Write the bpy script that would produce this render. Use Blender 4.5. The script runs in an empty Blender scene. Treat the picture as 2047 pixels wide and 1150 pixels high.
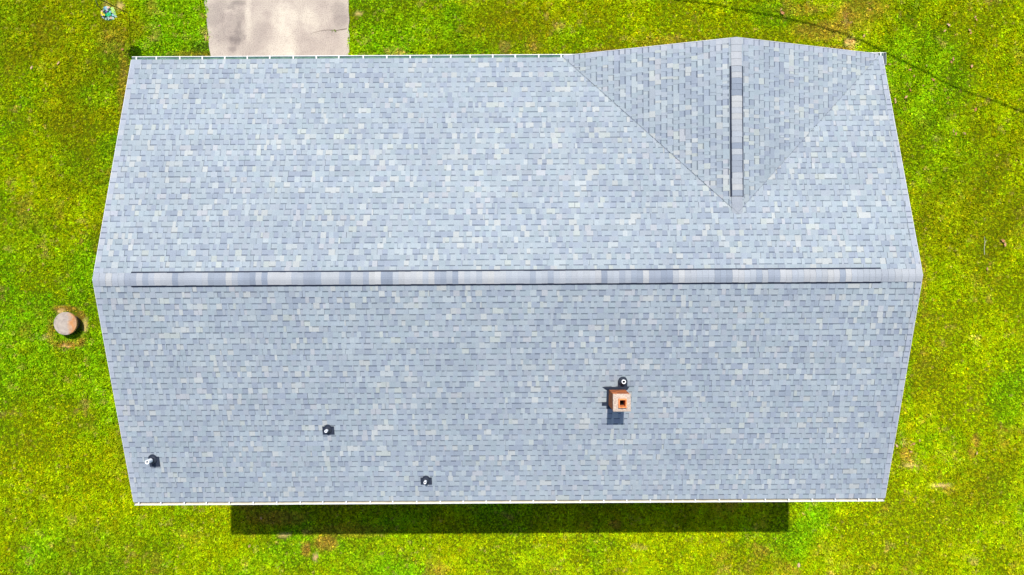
import bpy, math, random
import numpy as np
from mathutils import Vector, Matrix

# ---------------------------------------------------------------- camera, sky, sun, exposure
SC = bpy.context.scene
D = 23.5                      # drone height in metres
F = 1365.0                    # focal length in photograph pixels (24 mm equivalent)
cam_d = bpy.data.cameras.new("camera"); cam = bpy.data.objects.new("camera", cam_d)
SC.collection.objects.link(cam); SC.camera = cam
cam_d.sensor_width = 36.0; cam_d.lens = F / 2047 * 36; cam_d.clip_start = 0.1; cam_d.clip_end = 3000
cam.location = (0, 0, D); cam.rotation_euler = (0, 0, 0)
SUN_TAN = 0.488
SUN_EL = math.atan(1 / SUN_TAN)
sun_d = bpy.data.lights.new("sun", 'SUN'); sun = bpy.data.objects.new("sun", sun_d)
SC.collection.objects.link(sun)
sun_d.energy = 4.1; sun_d.angle = math.radians(0.5); sun_d.color = (1.0, 0.955, 0.88)
sun.rotation_euler = Vector((0.0, -SUN_TAN, -1)).to_track_quat('-Z', 'Y').to_euler()
world = bpy.data.worlds.new("World"); SC.world = world; world.use_nodes = True
wn = world.node_tree.nodes; wl = world.node_tree.links
sky = wn.new('ShaderNodeTexSky'); sky.sky_type = 'NISHITA'; sky.sun_disc = False
sky.sun_elevation = SUN_EL; sky.sun_rotation = 0.0
wl.new(sky.outputs[0], wn['Background'].inputs[0]); wn['Background'].inputs[1].default_value = 0.125
vs = SC.view_settings
vs.view_transform = 'Standard'; vs.look = 'None'; vs.gamma = 1.0; vs.exposure = 0.63
vs.use_curve_mapping = False

random.seed(7); RNG = np.random.default_rng(11)
COL = SC.collection

# ---------------------------------------------------------------- helpers
def gp(px, py, z=0.0):
    """world point at height z seen at photograph pixel"""
    k = (D - z) / F
    return Vector(((px - 1023.5) * k, (575 - py) * k, z))

HROT = 0.0055
def to_local(p):
    c, s = math.cos(HROT), math.sin(HROT)
    return Vector((c * p[0] + s * p[1], -s * p[0] + c * p[1], p[2]))

class MB:
    """collects faces; build() links them as one mesh object"""
    def __init__(s): s.v = []; s.f = []; s.c = []; s.uv = []
    def face(s, pts, col=(1, 1, 1), uv=None):
        n = len(s.v); s.v += [tuple(p) for p in pts]
        s.f.append(tuple(range(n, n + len(pts)))); s.c += [col] * len(pts)
        s.uv += uv if uv else [(0, 0)] * len(pts)
    def box(s, x0, y0, z0, x1, y1, z1, col=(1, 1, 1), top=True):
        P = [(x0,y0,z0),(x1,y0,z0),(x1,y1,z0),(x0,y1,z0),(x0,y0,z1),(x1,y0,z1),(x1,y1,z1),(x0,y1,z1)]
        for q in ((0,3,2,1),(4,5,6,7),(0,1,5,4),(1,2,6,5),(2,3,7,6),(3,0,4,7)):
            if q[0] == 4 and not top: continue
            pts = [P[i] for i in q]
            ax = 0 if abs(pts[0][0]-pts[2][0]) < 1e-9 else (1 if abs(pts[0][1]-pts[2][1]) < 1e-9 else 2)
            uv = [((p[1] if ax == 0 else p[0]), (p[1] if ax == 2 else p[2])) for p in pts]
            s.face(pts, col, uv)
    def ring(s, rings, col=(1,1,1), cap0=True, cap1=True, closed=True):
        """skin a list of rings (equal number of points)"""
        n = len(rings[0])
        for a, b in zip(rings[:-1], rings[1:]):
            for i in range(n if closed else n - 1):
                j = (i + 1) % n
                s.face([a[i], a[j], b[j], b[i]], col)
        if cap0: s.face(list(reversed(rings[0])), col)
        if cap1: s.face(rings[-1], col)
    def tube(s, pts, rad, n=8, col=(1,1,1)):
        pts = [Vector(p) for p in pts]; rings = []
        ref = Vector((0.13, 0.21, 1)).normalized()
        for i, p in enumerate(pts):
            t = (pts[min(i+1, len(pts)-1)] - pts[max(i-1, 0)]).normalized()
            r = rad[i] if hasattr(rad, '__len__') else rad
            if abs(t.dot(ref)) > .97: rr = Vector((1, 0, 0))
            else: rr = ref
            a = t.cross(rr).normalized(); b = t.cross(a)
            rings.append([p + (a * math.cos(2*math.pi*k/n) + b * math.sin(2*math.pi*k/n)) * r for k in range(n)])
        s.ring(rings, col)
    def lathe(s, prof, n=24, c=(0, 0), col=(1,1,1), cap0=False, cap1=False):
        rings = [[(c[0] + r * math.cos(2*math.pi*k/n), c[1] + r * math.sin(2*math.pi*k/n), z) for k in range(n)] for r, z in prof]
        s.ring(rings, col, cap0, cap1)
    def build(s, name, mat, parent=None, smooth=False, merge=False, loc=None):
        me = bpy.data.meshes.new(name)
        me.from_pydata(s.v, [], s.f); 
        a = me.color_attributes.new("col", 'FLOAT_COLOR', 'CORNER')
        arr = np.ones((len(s.c), 4), dtype=np.float32); arr[:, :3] = np.array(s.c, dtype=np.float32).reshape(-1, 3)
        a.data.foreach_set('color', arr.ravel())
        u = me.uv_layers.new(name="uv"); u.data.foreach_set('uv', np.array(s.uv, dtype=np.float32).ravel())
        if smooth: me.polygons.foreach_set('use_smooth', [True] * len(me.polygons))
        me.materials.append(mat); me.update()
        if merge:
            import bmesh
            bm = bmesh.new(); bm.from_mesh(me); bmesh.ops.remove_doubles(bm, verts=bm.verts, dist=1e-5)
            bmesh.ops.recalc_face_normals(bm, faces=bm.faces); bm.to_mesh(me); bm.free()
        o = bpy.data.objects.new(name, me); COL.objects.link(o)
        if loc is not None: o.location = loc
        if parent: o.parent = parent
        return o

def tag(o, label=None, cat=None, group=None, kind=None):
    if label: o['label'] = label
    if cat: o['category'] = cat
    if group: o['group'] = group
    if kind: o['kind'] = kind
    return o
def empty(name, loc, rz=0.0):
    o = bpy.data.objects.new(name, None); COL.objects.link(o)
    o.location = loc; o.rotation_euler = (0, 0, rz); o.empty_display_size = .3
    return o
def copy_tree(o, parent=None):
    c = o.copy(); COL.objects.link(c); c.parent = parent
    for ch in [q for q in bpy.data.objects if q.parent == o and q is not c]: copy_tree(ch, c)
    return c

# ---------------------------------------------------------------- materials
def mat(name, base=(.5,.5,.5), rough=.8, metal=0.0, spec=.3):
    m = bpy.data.materials.new(name); m.use_nodes = True
    b = m.node_tree.nodes['Principled BSDF']
    b.inputs['Base Color'].default_value = (*base, 1); b.inputs['Roughness'].default_value = rough
    b.inputs['Metallic'].default_value = metal; b.inputs['Specular IOR Level'].default_value = spec
    return m
class NT:
    def __init__(s, m): s.m = m; s.n = m.node_tree.nodes; s.l = m.node_tree.links; s.b = s.n['Principled BSDF']
    def new(s, t, **k):
        x = s.n.new(t)
        for a, b in k.items(): setattr(x, a, b)
        return x
    def noise(s, scale, detail=4, rough=.6, co=None, dist=0):
        x = s.new('ShaderNodeTexNoise'); x.inputs['Scale'].default_value = scale
        x.inputs['Detail'].default_value = detail; x.inputs['Roughness'].default_value = rough
        x.inputs['Distortion'].default_value = dist
        if co is None:
            g = s.new('ShaderNodeTexCoord'); co = g.outputs['Object']
        s.l.new(co, x.inputs['Vector']); return x.outputs['Fac']
    def ramp(s, fac, stops):
        r = s.new('ShaderNodeValToRGB'); e = r.color_ramp.elements
        while len(e) > 1: e.remove(e[-1])
        e[0].position = stops[0][0]; e[0].color = (*stops[0][1], 1)
        for p, c in stops[1:]: q = e.new(p); q.color = (*c, 1)
        s.l.new(fac, r.inputs[0]); return r.outputs[0]
    def mix(s, a, b, fac=1.0, mode='MULTIPLY'):
        x = s.new('ShaderNodeMix'); x.data_type = 'RGBA'; x.blend_type = mode
        for sock, v in ((x.inputs[0], fac), (x.inputs[6], a), (x.inputs[7], b)):
            if hasattr(v, 'is_output'): s.l.new(v, sock)
            else: sock.default_value = v if not isinstance(v, tuple) else (*v[:3], 1)
        return x.outputs[2]
    def attr(s, name, typ='GEOMETRY'):
        x = s.new('ShaderNodeAttribute'); x.attribute_name = name; x.attribute_type = typ; return x.outputs['Color']
    def bump(s, h, strength=.3, dist=.01):
        b = s.new('ShaderNodeBump'); b.inputs['Strength'].default_value = strength; b.inputs['Distance'].default_value = dist
        s.l.new(h, b.inputs['Height']); s.l.new(b.outputs[0], s.b.inputs['Normal'])
    def out(s, c): s.l.new(c, s.b.inputs['Base Color'])

# shingles: granules, slow tone drift, colour of each tab from the mesh
m_sh = mat('asphalt_shingle', rough=.9, spec=.25); t = NT(m_sh)
gran = t.ramp(t.noise(70, 2, .7), [(.25, (.80,.80,.82)), (.5, (1,1,1)), (.75, (1.18,1.18,1.16))])
drift = t.ramp(t.noise(.45, 3, .6), [(.3, (.93,.935,.95)), (.7, (1.05,1.05,1.04))])
t.out(t.mix(t.mix(t.attr('col'), gran), drift)); t.bump(t.noise(160, 2), .25, .004)
m_white = mat('white_metal', (.60,.60,.59), .5, 0, .3); t = NT(m_white)
t.out(t.mix((.60,.60,.59), t.ramp(t.noise(9, 4), [(.35, (.86,.85,.82)), (.6, (1,1,1))])))
m_gin = mat('gutter_grime', (.3,.4,.33), .6); t = NT(m_gin)
t.out(t.ramp(t.noise(5, 5, .7), [(.3, (.30,.45,.36)), (.5, (.50,.66,.56)), (.75, (.64,.72,.60))]))
m_gutter_shade = mat('gutter_corner_shade', (.05,.09,.085), .8)  # dark tone painted for the open shadow in the gutter corner
m_cream = mat('cream_metal', (.80,.77,.68), .5); t = NT(m_cream)
t.out(t.ramp(t.noise(4, 4), [(.3, (.44,.40,.31)), (.6, (.53,.50,.41))]))
m_drip = mat('drip_metal', (.46,.46,.49), .5)
m_black = mat('black_rubber', (.018,.022,.032), .55, 0, .4); t = NT(m_black)
t.out(t.ramp(t.noise(25, 3), [(.3, (.012,.016,.026)), (.7, (.035,.042,.06))]))
m_flash = mat('dark_flashing', (.03,.04,.065), .6, 0, .4); t = NT(m_flash)
t.out(t.ramp(t.noise(14, 3), [(.3, (.006,.010,.022)), (.7, (.020,.027,.045))]))
m_vent = mat('vent_baffle', (.012,.018,.035), .7)
m_valley = mat('valley_cut_shade', (.035,.05,.07), .9)
m_pvc = mat('white_pvc', (.86,.87,.88), .35, 0, .5); t = NT(m_pvc)
t.out(t.ramp(t.noise(20, 3), [(.3, (.72,.74,.76)), (.55, (.88,.89,.9))]))
m_hole = mat('soot_and_hole_shade', (.006,.006,.007), .95)  # near-black soot of the flue, also painted shade deep inside the pipes
m_clay = mat('clay_flue', (.62,.19,.05), .75); t = NT(m_clay)
t.out(t.ramp(t.noise(18, 4), [(.3, (.42,.10,.025)), (.5, (.66,.21,.06)), (.75, (.74,.34,.16))]))
m_crown = mat('mortar_crown', (.5,.42,.36), .95); t = NT(m_crown)
t.out(t.ramp(t.noise(26, 6, .75), [(.3, (.17,.10,.08)), (.45, (.34,.26,.21)), (.6, (.45,.37,.29)), (.8, (.52,.44,.30))]))
t.bump(t.noise(60, 4), .5, .01)
def brick_mat(name, c1, c2, mortar, bump=True):
    m = mat(name, rough=.9); t = NT(m)
    uv = t.new('ShaderNodeUVMap'); uv.uv_map = 'uv'
    br = t.new('ShaderNodeTexBrick'); br.inputs['Scale'].default_value = 1.0
    br.inputs['Brick Width'].default_value = .205; br.inputs['Row Height'].default_value = .075
    br.inputs['Mortar Size'].default_value = .006; br.inputs['Mortar Smooth'].default_value = .2
    br.inputs['Color1'].default_value = (*c1, 1); br.inputs['Color2'].default_value = (*c2, 1)
    br.inputs['Mortar'].default_value = (*mortar, 1); br.inputs['Bias'].default_value = 0.0
    t.l.new(uv.outputs[0], br.inputs['Vector'])
    t.out(t.mix(br.outputs['Color'], t.ramp(t.noise(12, 5, .7), [(.25, (.55,.52,.5)), (.55, (1,1,1)), (.8, (1.2,1.15,1.1))])))
    b = t.new('ShaderNodeBump'); b.inputs['Strength'].default_value = .6; b.inputs['Distance'].default_value = .008; b.invert = True
    t.l.new(br.outputs['Fac'], b.inputs['Height']); t.l.new(b.outputs[0], t.b.inputs['Normal'])
    return m
m_brick_ch = brick_mat('chimney_brick', (.58,.15,.025), (.17,.035,.012), (.34,.17,.08))
m_brick = brick_mat('house_brick', (.27,.10,.06), (.19,.06,.04), (.38,.34,.30))
m_siding = mat('white_siding', (.75,.75,.73), .6); t = NT(m_siding)
wv = t.new('ShaderNodeTexWave'); wv.bands_direction = 'Z'; wv.wave_profile = 'SAW'; wv.inputs['Scale'].default_value = .32
tc = t.new('ShaderNodeTexCoord'); t.l.new(tc.outputs['Object'], wv.inputs['Vector']); t.bump(wv.outputs['Fac'], .8, .02)
m_glass = mat('window_glass', (.03,.04,.05), .06, 0, .8)
m_door = mat('painted_door', (.09,.03,.02), .4)
m_brass = mat('brass', (.6,.42,.15), .3, 1)
m_wood = mat('weathered_wood', (.16,.11,.07), .9); t = NT(m_wood)
t.out(t.ramp(t.noise(6, 6, .7, None, 2), [(.3, (.09,.06,.04)), (.7, (.24,.18,.12))]))
m_wire = mat('black_metal', (.015,.015,.016), .5, .3)

# concrete driveway with mineral stains that belong to the slab
m_conc = mat('stained_concrete', rough=.92); t = NT(m_conc)
tc = t.new('ShaderNodeTexCoord'); P = tc.outputs['Object']
base = t.ramp(t.noise(1.1, 6, .65, P, .4), [(.28, (.29,.245,.21)), (.45, (.35,.30,.255)), (.6, (.40,.35,.29)), (.78, (.44,.39,.32))])
speck = t.ramp(t.noise(28, 5, .8, P), [(.34, (.42,.40,.39)), (.47, (.93,.92,.92)), (.72, (1.15,1.12,1.08))])
c = t.mix(t.mix(base, t.attr('col')), speck)
t.out(c); t.bump(t.noise(60, 4), .4, .006)
m_lid = mat('weathered_lid_concrete', rough=.9); t = NT(m_lid)
tc = t.new('ShaderNodeTexCoord'); P = tc.outputs['Object']
base = t.ramp(t.noise(5, 7, .7, P, .5), [(.3, (.17,.14,.115)), (.45, (.28,.235,.20)), (.62, (.35,.30,.25)), (.8, (.42,.36,.29))])
sep = t.new('ShaderNodeSeparateXYZ'); t.l.new(P, sep.inputs[0])
ma = t.new('ShaderNodeMath'); ma.operation = 'MULTIPLY_ADD'; ma.inputs[1].default_value = .5; 
t.l.new(t.noise(6, 4, .7, P), ma.inputs[0]); t.l.new(sep.outputs[0], ma.inputs[2])
rust = t.ramp(ma.outputs[0], [(.32, (1,1,1)), (.42, (1.1,.85,.65)), (.50, (1.25,.66,.28)), (.62, (1.2,.80,.5))])
t.out(t.mix(base, rust)); t.bump(t.noise(40, 4), .5, .01)
m_leaf = mat('dead_leaf', (.55,.33,.2), .8); t = NT(m_leaf)
oi = t.new('ShaderNodeObjectInfo')
t.out(t.ramp(oi.outputs['Random'], [(0, (.42,.20,.08)), (.4, (.46,.28,.15)), (.7, (.34,.15,.05)), (1, (.52,.35,.22))]))

# lawn soil and grass blades
m_soil = mat('lawn_thatch', rough=1.0, spec=.05); t = NT(m_soil)
sp = t.ramp(t.noise(22, 5, .8), [(.3, (.35,.35,.35)), (.5, (.8,.8,.8)), (.7, (1.5,1.5,1.4))])
t.out(t.mix(t.attr('col'), sp)); t.bump(t.noise(18, 5, .8), .8, .05)
m_grass = mat('grass_blades', rough=.65, spec=0.0); t = NT(m_grass)
t.b.inputs['Roughness'].default_value = .6
gc = t.mix(t.attr('gcol', 'INSTANCER'), t.attr('col'))
t.out(gc)
tr = t.new('ShaderNodeBsdfTranslucent'); t.l.new(gc, tr.inputs[0])
mx = t.new('ShaderNodeMixShader'); mx.inputs[0].default_value = .28
t.l.new(t.b.outputs[0], mx.inputs[1]); t.l.new(tr.outputs[0], mx.inputs[2])
t.l.new(mx.outputs[0], t.n['Material Output'].inputs[0])

# ---------------------------------------------------------------- lawn colour (the grass's own colour, by place)
def vnoise(x, y, scale, seed):
    r = np.random.default_rng(seed); L = r.random((256, 256))
    u = x / scale + 77.3; v = y / scale + 41.7
    i = np.floor(u).astype(int); j = np.floor(v).astype(int); fu = u - i; fv = v - j
    fu = fu * fu * (3 - 2 * fu); fv = fv * fv * (3 - 2 * fv)
    g = lambda a, b: L[a % 256, b % 256]
    return (g(i, j) * (1-fu) + g(i+1, j) * fu) * (1-fv) + (g(i, j+1) * (1-fu) + g(i+1, j+1) * fu) * fv
def fbm(x, y, scale, seed, oct=4, gain=.55):
    s = 0; a = 1; tot = 0
    for k in range(oct):
        s = s + a * vnoise(x, y, scale / 2**k, seed + k); tot += a; a *= gain
    return s / tot
def sstep(v, a, b):
    q = np.clip((v - a) / (b - a), 0, 1); return q * q * (3 - 2 * q)

LUSH = np.array((.200, .400, .003)); YEL = np.array((.360, .458, .002)); OLIVE = np.array((.298, .325, .004))
DRY = np.array((.50, .31, .040)); BARE = np.array((.74, .46, .21)); DEEP = np.array((.07, .15, .012))
# (x, y, rx, ry in photograph pixels, colour, strength): worn and lush places of this lawn
PATCH = [
 (60,60,90,70,OLIVE,.45),(390,60,30,60,LUSH,.8),(330,70,60,60,LUSH,.4),(200,160,120,50,OLIVE,.5),(150,230,80,50,OLIVE,.6),
 (190,190,50,30,LUSH,.5),(100,900,110,160,YEL,.6),(60,500,70,90,LUSH,.4),(90,760,90,60,LUSH,.35),
 (780,55,90,50,LUSH,.65),(1000,55,110,50,OLIVE,.35),(1150,80,60,30,LUSH,.5),(1330,40,90,30,YEL,.5),(1330,84,60,12,DRY,.35),
 (1200,104,45,8,DRY,.6),(1540,30,50,30,LUSH,.7),(1640,62,60,20,DRY,.55),(1690,40,7,16,BARE,.6),(1690,38,24,26,DRY,.5),(1700,85,14,12,BARE,.6),(1600,20,50,12,DRY,.4),
 (1665,100,40,8,DRY,.7),(1722,18,50,26,DRY,.4),(1840,150,110,110,LUSH,.75),(1880,320,80,90,LUSH,.5),(2000,60,80,60,YEL,.5),(2010,210,60,50,YEL,.5),
 (1930,440,110,90,OLIVE,.45),(1960,690,80,120,YEL,.8),(1930,650,60,60,YEL,.7),(1880,800,90,60,YEL,.6),(2010,800,40,60,LUSH,.7),(1850,760,50,60,OLIVE,.4),
 (1970,950,80,80,OLIVE,.5),(1800,1060,140,50,YEL,.5),(1812,905,14,18,DRY,.6),(1806,886,6,8,BARE,.5),(1822,930,24,5,BARE,.55),(1880,970,24,5,BARE,.7),(1895,980,16,6,DRY,.5),
 (1950,880,8,14,DRY,.8),(1940,905,8,10,DRY,.6),(600,1100,90,40,LUSH,.7),(520,1040,50,20,OLIVE,.8),(560,1035,60,16,DRY,.5),
 (612,1098,10,16,DRY,.85),(631,1114,6,8,BARE,1),(650,1085,26,16,DRY,.8),(568,1071,14,6,BARE,.7),(700,1060,90,14,DRY,.35),
 (880,1085,140,40,YEL,.5),(1010,1120,100,40,LUSH,.3),(1190,1110,14,60,LUSH,.5),(1300,1090,100,50,YEL,.5),(1230,1048,16,8,DRY,.7),
 (320,1080,120,60,LUSH,.35),(430,1100,60,40,YEL,.6),(200,1090,80,60,OLIVE,.35),
 (130,618,28,8,DRY,.9),(122,622,9,7,BARE,.7),(160,632,12,10,DRY,.9),(170,652,7,16,BARE,.7),(104,660,8,30,DRY,.55),(92,672,8,8,BARE,.5),(140,688,34,7,DRY,.8),(132,694,10,6,BARE,.6),(165,680,10,8,DRY,.7),
 (235,640,6,130,DRY,.5),(205,480,16,60,OLIVE,.6),(245,180,8,90,DRY,.55),(255,150,6,40,DRY,.4),(245,60,50,30,OLIVE,.8),(240,12,10,10,BARE,.7),(213,8,6,6,BARE,.7),(225,85,30,30,DRY,.35),
 (411,74,5,10,BARE,.8),(385,108,40,6,DRY,.5),(400,92,18,14,DEEP,.5),(716,28,9,6,BARE,.6),(740,100,60,8,LUSH,.5),
 (1745,480,50,30,OLIVE,.3),(1845,560,6,60,DRY,.5),(1815,760,8,60,LUSH,.5),(1800,860,8,40,LUSH,.6),(245,870,16,80,DEEP,.25),(260,960,14,40,OLIVE,.5),
]
def lawn_col(x, y):
    """x, y in metres, arrays"""
    n1 = fbm(x, y, 3.6, 3, 5, .62); n2 = fbm(x, y, 1.5, 21, 5, .62); n3 = fbm(x, y, .5, 45, 4, .7); n4 = fbm(x, y, 1.1, 71, 5, .66)
    side = sstep(x, -14, 12) * .16 - .03
    c = np.outer(1 - sstep(n1 + side, .38, .62), LUSH) + np.outer(sstep(n1 + side, .38, .62), YEL)
    w = sstep(n2, .46, .76)[:, None] * .5; c = c * (1 - w) + OLIVE * w
    w = sstep(n4, .62, .84)[:, None] * .6; c = c * (1 - w) + DRY * w
    w = sstep(1 - n4, .60, .8)[:, None] * .35; c = c * (1 - w) + LUSH * w
    px = x * F / D + 1023.5; py = 575 - y * F / D
    for (a, b, rx, ry, colr, s) in PATCH:
        q = ((px - a) / rx) ** 2 + ((py - b) / ry) ** 2
        near = q < 6
        if near.any():
            e = np.exp(-q[near] * 1.1) * (.55 + .9 * n3[near]) * 1.15
            w = np.clip(sstep(e, .15, .75) * s, 0, 1)[:, None]
            c[near] = c[near] * (1 - w) + colr * w
    w = (sstep(n3, .70, .80) * .5)[:, None]; c = c * (1 - w) + (DRY * .6 + BARE * .4) * w
    # faint mowing passes running diagonally on the right
    st = .5 + .5 * np.sin((x * .86 - y * .50) * 4.6 + n1 * 2.5)
    c *= (1 - .20 * sstep(x, 9.5, 13) * sstep(y, -3, 2) * st)[:, None]
    c *= (1 + .10 * sstep(x, 8, 14) - .05 * sstep(-x, 8, 13))[:, None]
    c *= (.93 + .14 * n3)[:, None]
    return c

# driveway outline at ground level
DL0, DL1 = gp(421, 118), gp(408, -12); DR0, DR1 = gp(698, 118), gp(695.5, -12)
def drive_x(y):
    tl = (y - DL0.y) / (DL1.y - DL0.y); tr_ = (y - DR0.y) / (DR1.y - DR0.y)
    tl = np.clip(tl, -1, 2.0); tr_ = np.clip(tr_, -1, 2.0)
    w1 = .05 * (vnoise(y, y * 0 + 3, .35, 5) - .5) + .05 * (vnoise(y, y * 0 + 3, .9, 6) - .5)
    w2 = .08 * (vnoise(y, y * 0 + 9, .30, 8) - .5) + .07 * (vnoise(y, y * 0 + 3, .9, 9) - .5)
    return DL0.x + (DL1.x - DL0.x) * tl + w1, DR0.x + (DR1.x - DR0.x) * tr_ + w2
WELL = gp(130, 647, .42); WELL.z = 0; WR = 23 * (D - .42) / F
YD0 = 5.2

# ---------------------------------------------------------------- ground sheet
def build_ground():
    far = [600, 300, 160, 90, 55, 36]
    xs = np.concatenate([[-a for a in far], np.arange(-26, 26.01, .13), far[::-1]])
    ys = np.concatenate([[-a for a in far], np.arange(-18, 18.01, .13), far[::-1]])
    X, Y = np.meshgrid(xs, ys); nx, ny = len(xs), len(ys)
    x = X.ravel(); y = Y.ravel()
    inner = (np.abs(x) < 26.1) & (np.abs(y) < 18.1)
    z = np.where(inner, (fbm(x, y, .6, 90, 3) - .5) * .03, 0)
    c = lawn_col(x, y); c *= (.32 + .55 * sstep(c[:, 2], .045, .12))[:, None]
    v = np.stack([x, y, z], 1)
    i = np.arange((nx - 1) * (ny - 1)); r = i // (nx - 1); q = i % (nx - 1); a = r * nx + q
    f = np.stack([a, a + 1, a + nx + 1, a + nx], 1)
    me = bpy.data.meshes.new('lawn')
    me.vertices.add(len(v)); me.vertices.foreach_set('co', v.ravel().astype(np.float32))
    me.loops.add(len(f) * 4); me.loops.foreach_set('vertex_index', f.ravel().astype(np.int32))
    me.polygons.add(len(f)); me.polygons.foreach_set('loop_start', np.arange(0, len(f) * 4, 4, dtype=np.int32))
    me.polygons.foreach_set('loop_total', np.full(len(f), 4, dtype=np.int32))
    me.update(calc_edges=True)
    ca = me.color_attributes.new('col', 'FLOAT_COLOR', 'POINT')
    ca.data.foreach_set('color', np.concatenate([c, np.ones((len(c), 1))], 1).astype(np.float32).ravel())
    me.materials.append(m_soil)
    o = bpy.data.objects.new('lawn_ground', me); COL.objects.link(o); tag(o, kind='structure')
build_ground()

def build_drive():
    ys = np.concatenate([np.arange(YD0, 12.0, .08), np.arange(12, 40, .5)])
    xl, xr = drive_x(ys); N = 90; mb = MB(); top = .035
    T = np.linspace(0, 1, N + 1); G = xl[:, None] + (xr - xl)[:, None] * T[None, :]
    YY = np.repeat(ys[:, None], N + 1, 1)
    gx = G.ravel(); gy = YY.ravel(); px = gx * F / D + 1023.5; py = 575 - gy * F / D
    n = fbm(gx, gy, .5, 130, 5, .65); nf = fbm(gx, gy, .13, 150, 2, .8)
    def blob(a, b, rx, ry, k=1.0):
        q = ((px - a) / rx) ** 2 + ((py - b) / ry) ** 2
        return np.clip(sstep(np.exp(-q * .8) * (.1 + 1.1 * n + .75 * nf), .30, .95) * k, 0, 1)
    dark = np.zeros_like(gx)
    for b in ((480,50,8,16,.75),(473,80,19,13,.9),(464,99,10,9,.6),(487,72,7,18,.7),(478,66,12,10,.8),(476,6,22,7,.75),(462,14,12,8,.6),(430,30,24,30,.45),(480,40,26,24,.45),(455,70,36,26,.40),(445,10,18,14,.4),(680,30,18,38,.40),(665,62,18,12,.2),(520,70,24,30,.22),(500,95,40,14,.15)):
        dark = np.maximum(dark, blob(*b))
    white = np.maximum.reduce([blob(567,45,30,60,.8), blob(565,100,34,26,.9), blob(497,30,8,44,.8), blob(622,40,20,34,.5)])
    col = np.ones((len(gx), 3))
    col = col * (1 - dark[:, None]) + np.array((.46,.45,.48)) * dark[:, None]
    col = col * (1 - white[:, None]) + np.array((1.32,1.36,1.32)) * white[:, None]
    col = col.reshape(len(ys), N + 1, 3)
    for r in range(len(ys) - 1):
        for q in range(N):
            mb.v += [(G[r,q], ys[r], top), (G[r,q+1], ys[r], top), (G[r+1,q+1], ys[r+1], top), (G[r+1,q], ys[r+1], top)]
            k = len(mb.v); mb.f.append((k-4, k-3, k-2, k-1))
            mb.c += [col[r,q], col[r,q+1], col[r+1,q+1], col[r+1,q]]; mb.uv += [(0,0)] * 4
        for q in (0, N):
            mb.face([(G[r,q], ys[r], -.1), (G[r,q], ys[r], top), (G[r+1,q], ys[r+1], top), (G[r+1,q], ys[r+1], -.1)])
    o = mb.build('driveway', m_conc); tag(o, kind='structure')
    # crack with a weed in it: narrow dark seam laid on the slab
    ck = MB(); pts = [gp(694,58.5), gp(684,60), gp(673,62), gp(664,61), gp(655,61), gp(645,62), gp(634,64.5), gp(626,67), gp(618,71)]
    for i in range(len(pts) - 1):
        w0 = .013 * (1 - i / 9); w1 = .013 * (1 - (i+1) / 9)
        a, b = pts[i], pts[i+1]
        ck.face([(a.x, a.y - w0, .039), (a.x, a.y + w0, .039), (b.x, b.y + w1, .039), (b.x, b.y - w1, .039)])
    o = ck.build('driveway_crack', mat('crack_dirt', (.10,.075,.055), 1)); tag(o, kind='structure')
build_drive()

# ---------------------------------------------------------------- grass (nobody could count it)
def tuft(seed, n=34, rad=.055, broad=False):
    r = random.Random(seed); mb = MB()
    for _ in range(n):
        a = r.uniform(0, 6.283); d = rad * math.sqrt(r.random()); bx, by = d * math.cos(a), d * math.sin(a)
        h = r.uniform(.022, .060); lean = r.uniform(.012, .055); la = r.uniform(0, 6.283)
        w = r.uniform(.0045, .008) if not broad else r.uniform(.010, .018)
        if broad: h *= .8
        dx, dy = math.cos(la), math.sin(la); sx, sy = -dy * w, dx * w
        k = r.choice((.45, .7, .9, 1.0, 1.0, 1.15, 1.35, 1.7)); wy = r.random()
        c = (k * (1.0 + .25 * (wy - .4)), k, k * .9)
        if r.random() < .07: c = (2.1, 1.55, 2.4)
        m0 = (bx + dx * lean * .45, by + dy * lean * .45, h * .7); m1 = (bx + dx * lean, by + dy * lean, h * (.95 if not broad else .8))
        mb.face([(bx - sx*.7, by - sy*.7, -.01), (bx + sx*.7, by + sy*.7, -.01), (m0[0] + sx, m0[1] + sy, m0[2]), (m0[0] - sx, m0[1] - sy, m0[2])], c)
        mb.face([(m0[0] - sx, m0[1] - sy, m0[2]), (m0[0] + sx, m0[1] + sy, m0[2]), (m1[0] + sx*.35, m1[1] + sy*.35, m1[2]), (m1[0] - sx*.35, m1[1] - sy*.35, m1[2])], c)
    return mb
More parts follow.
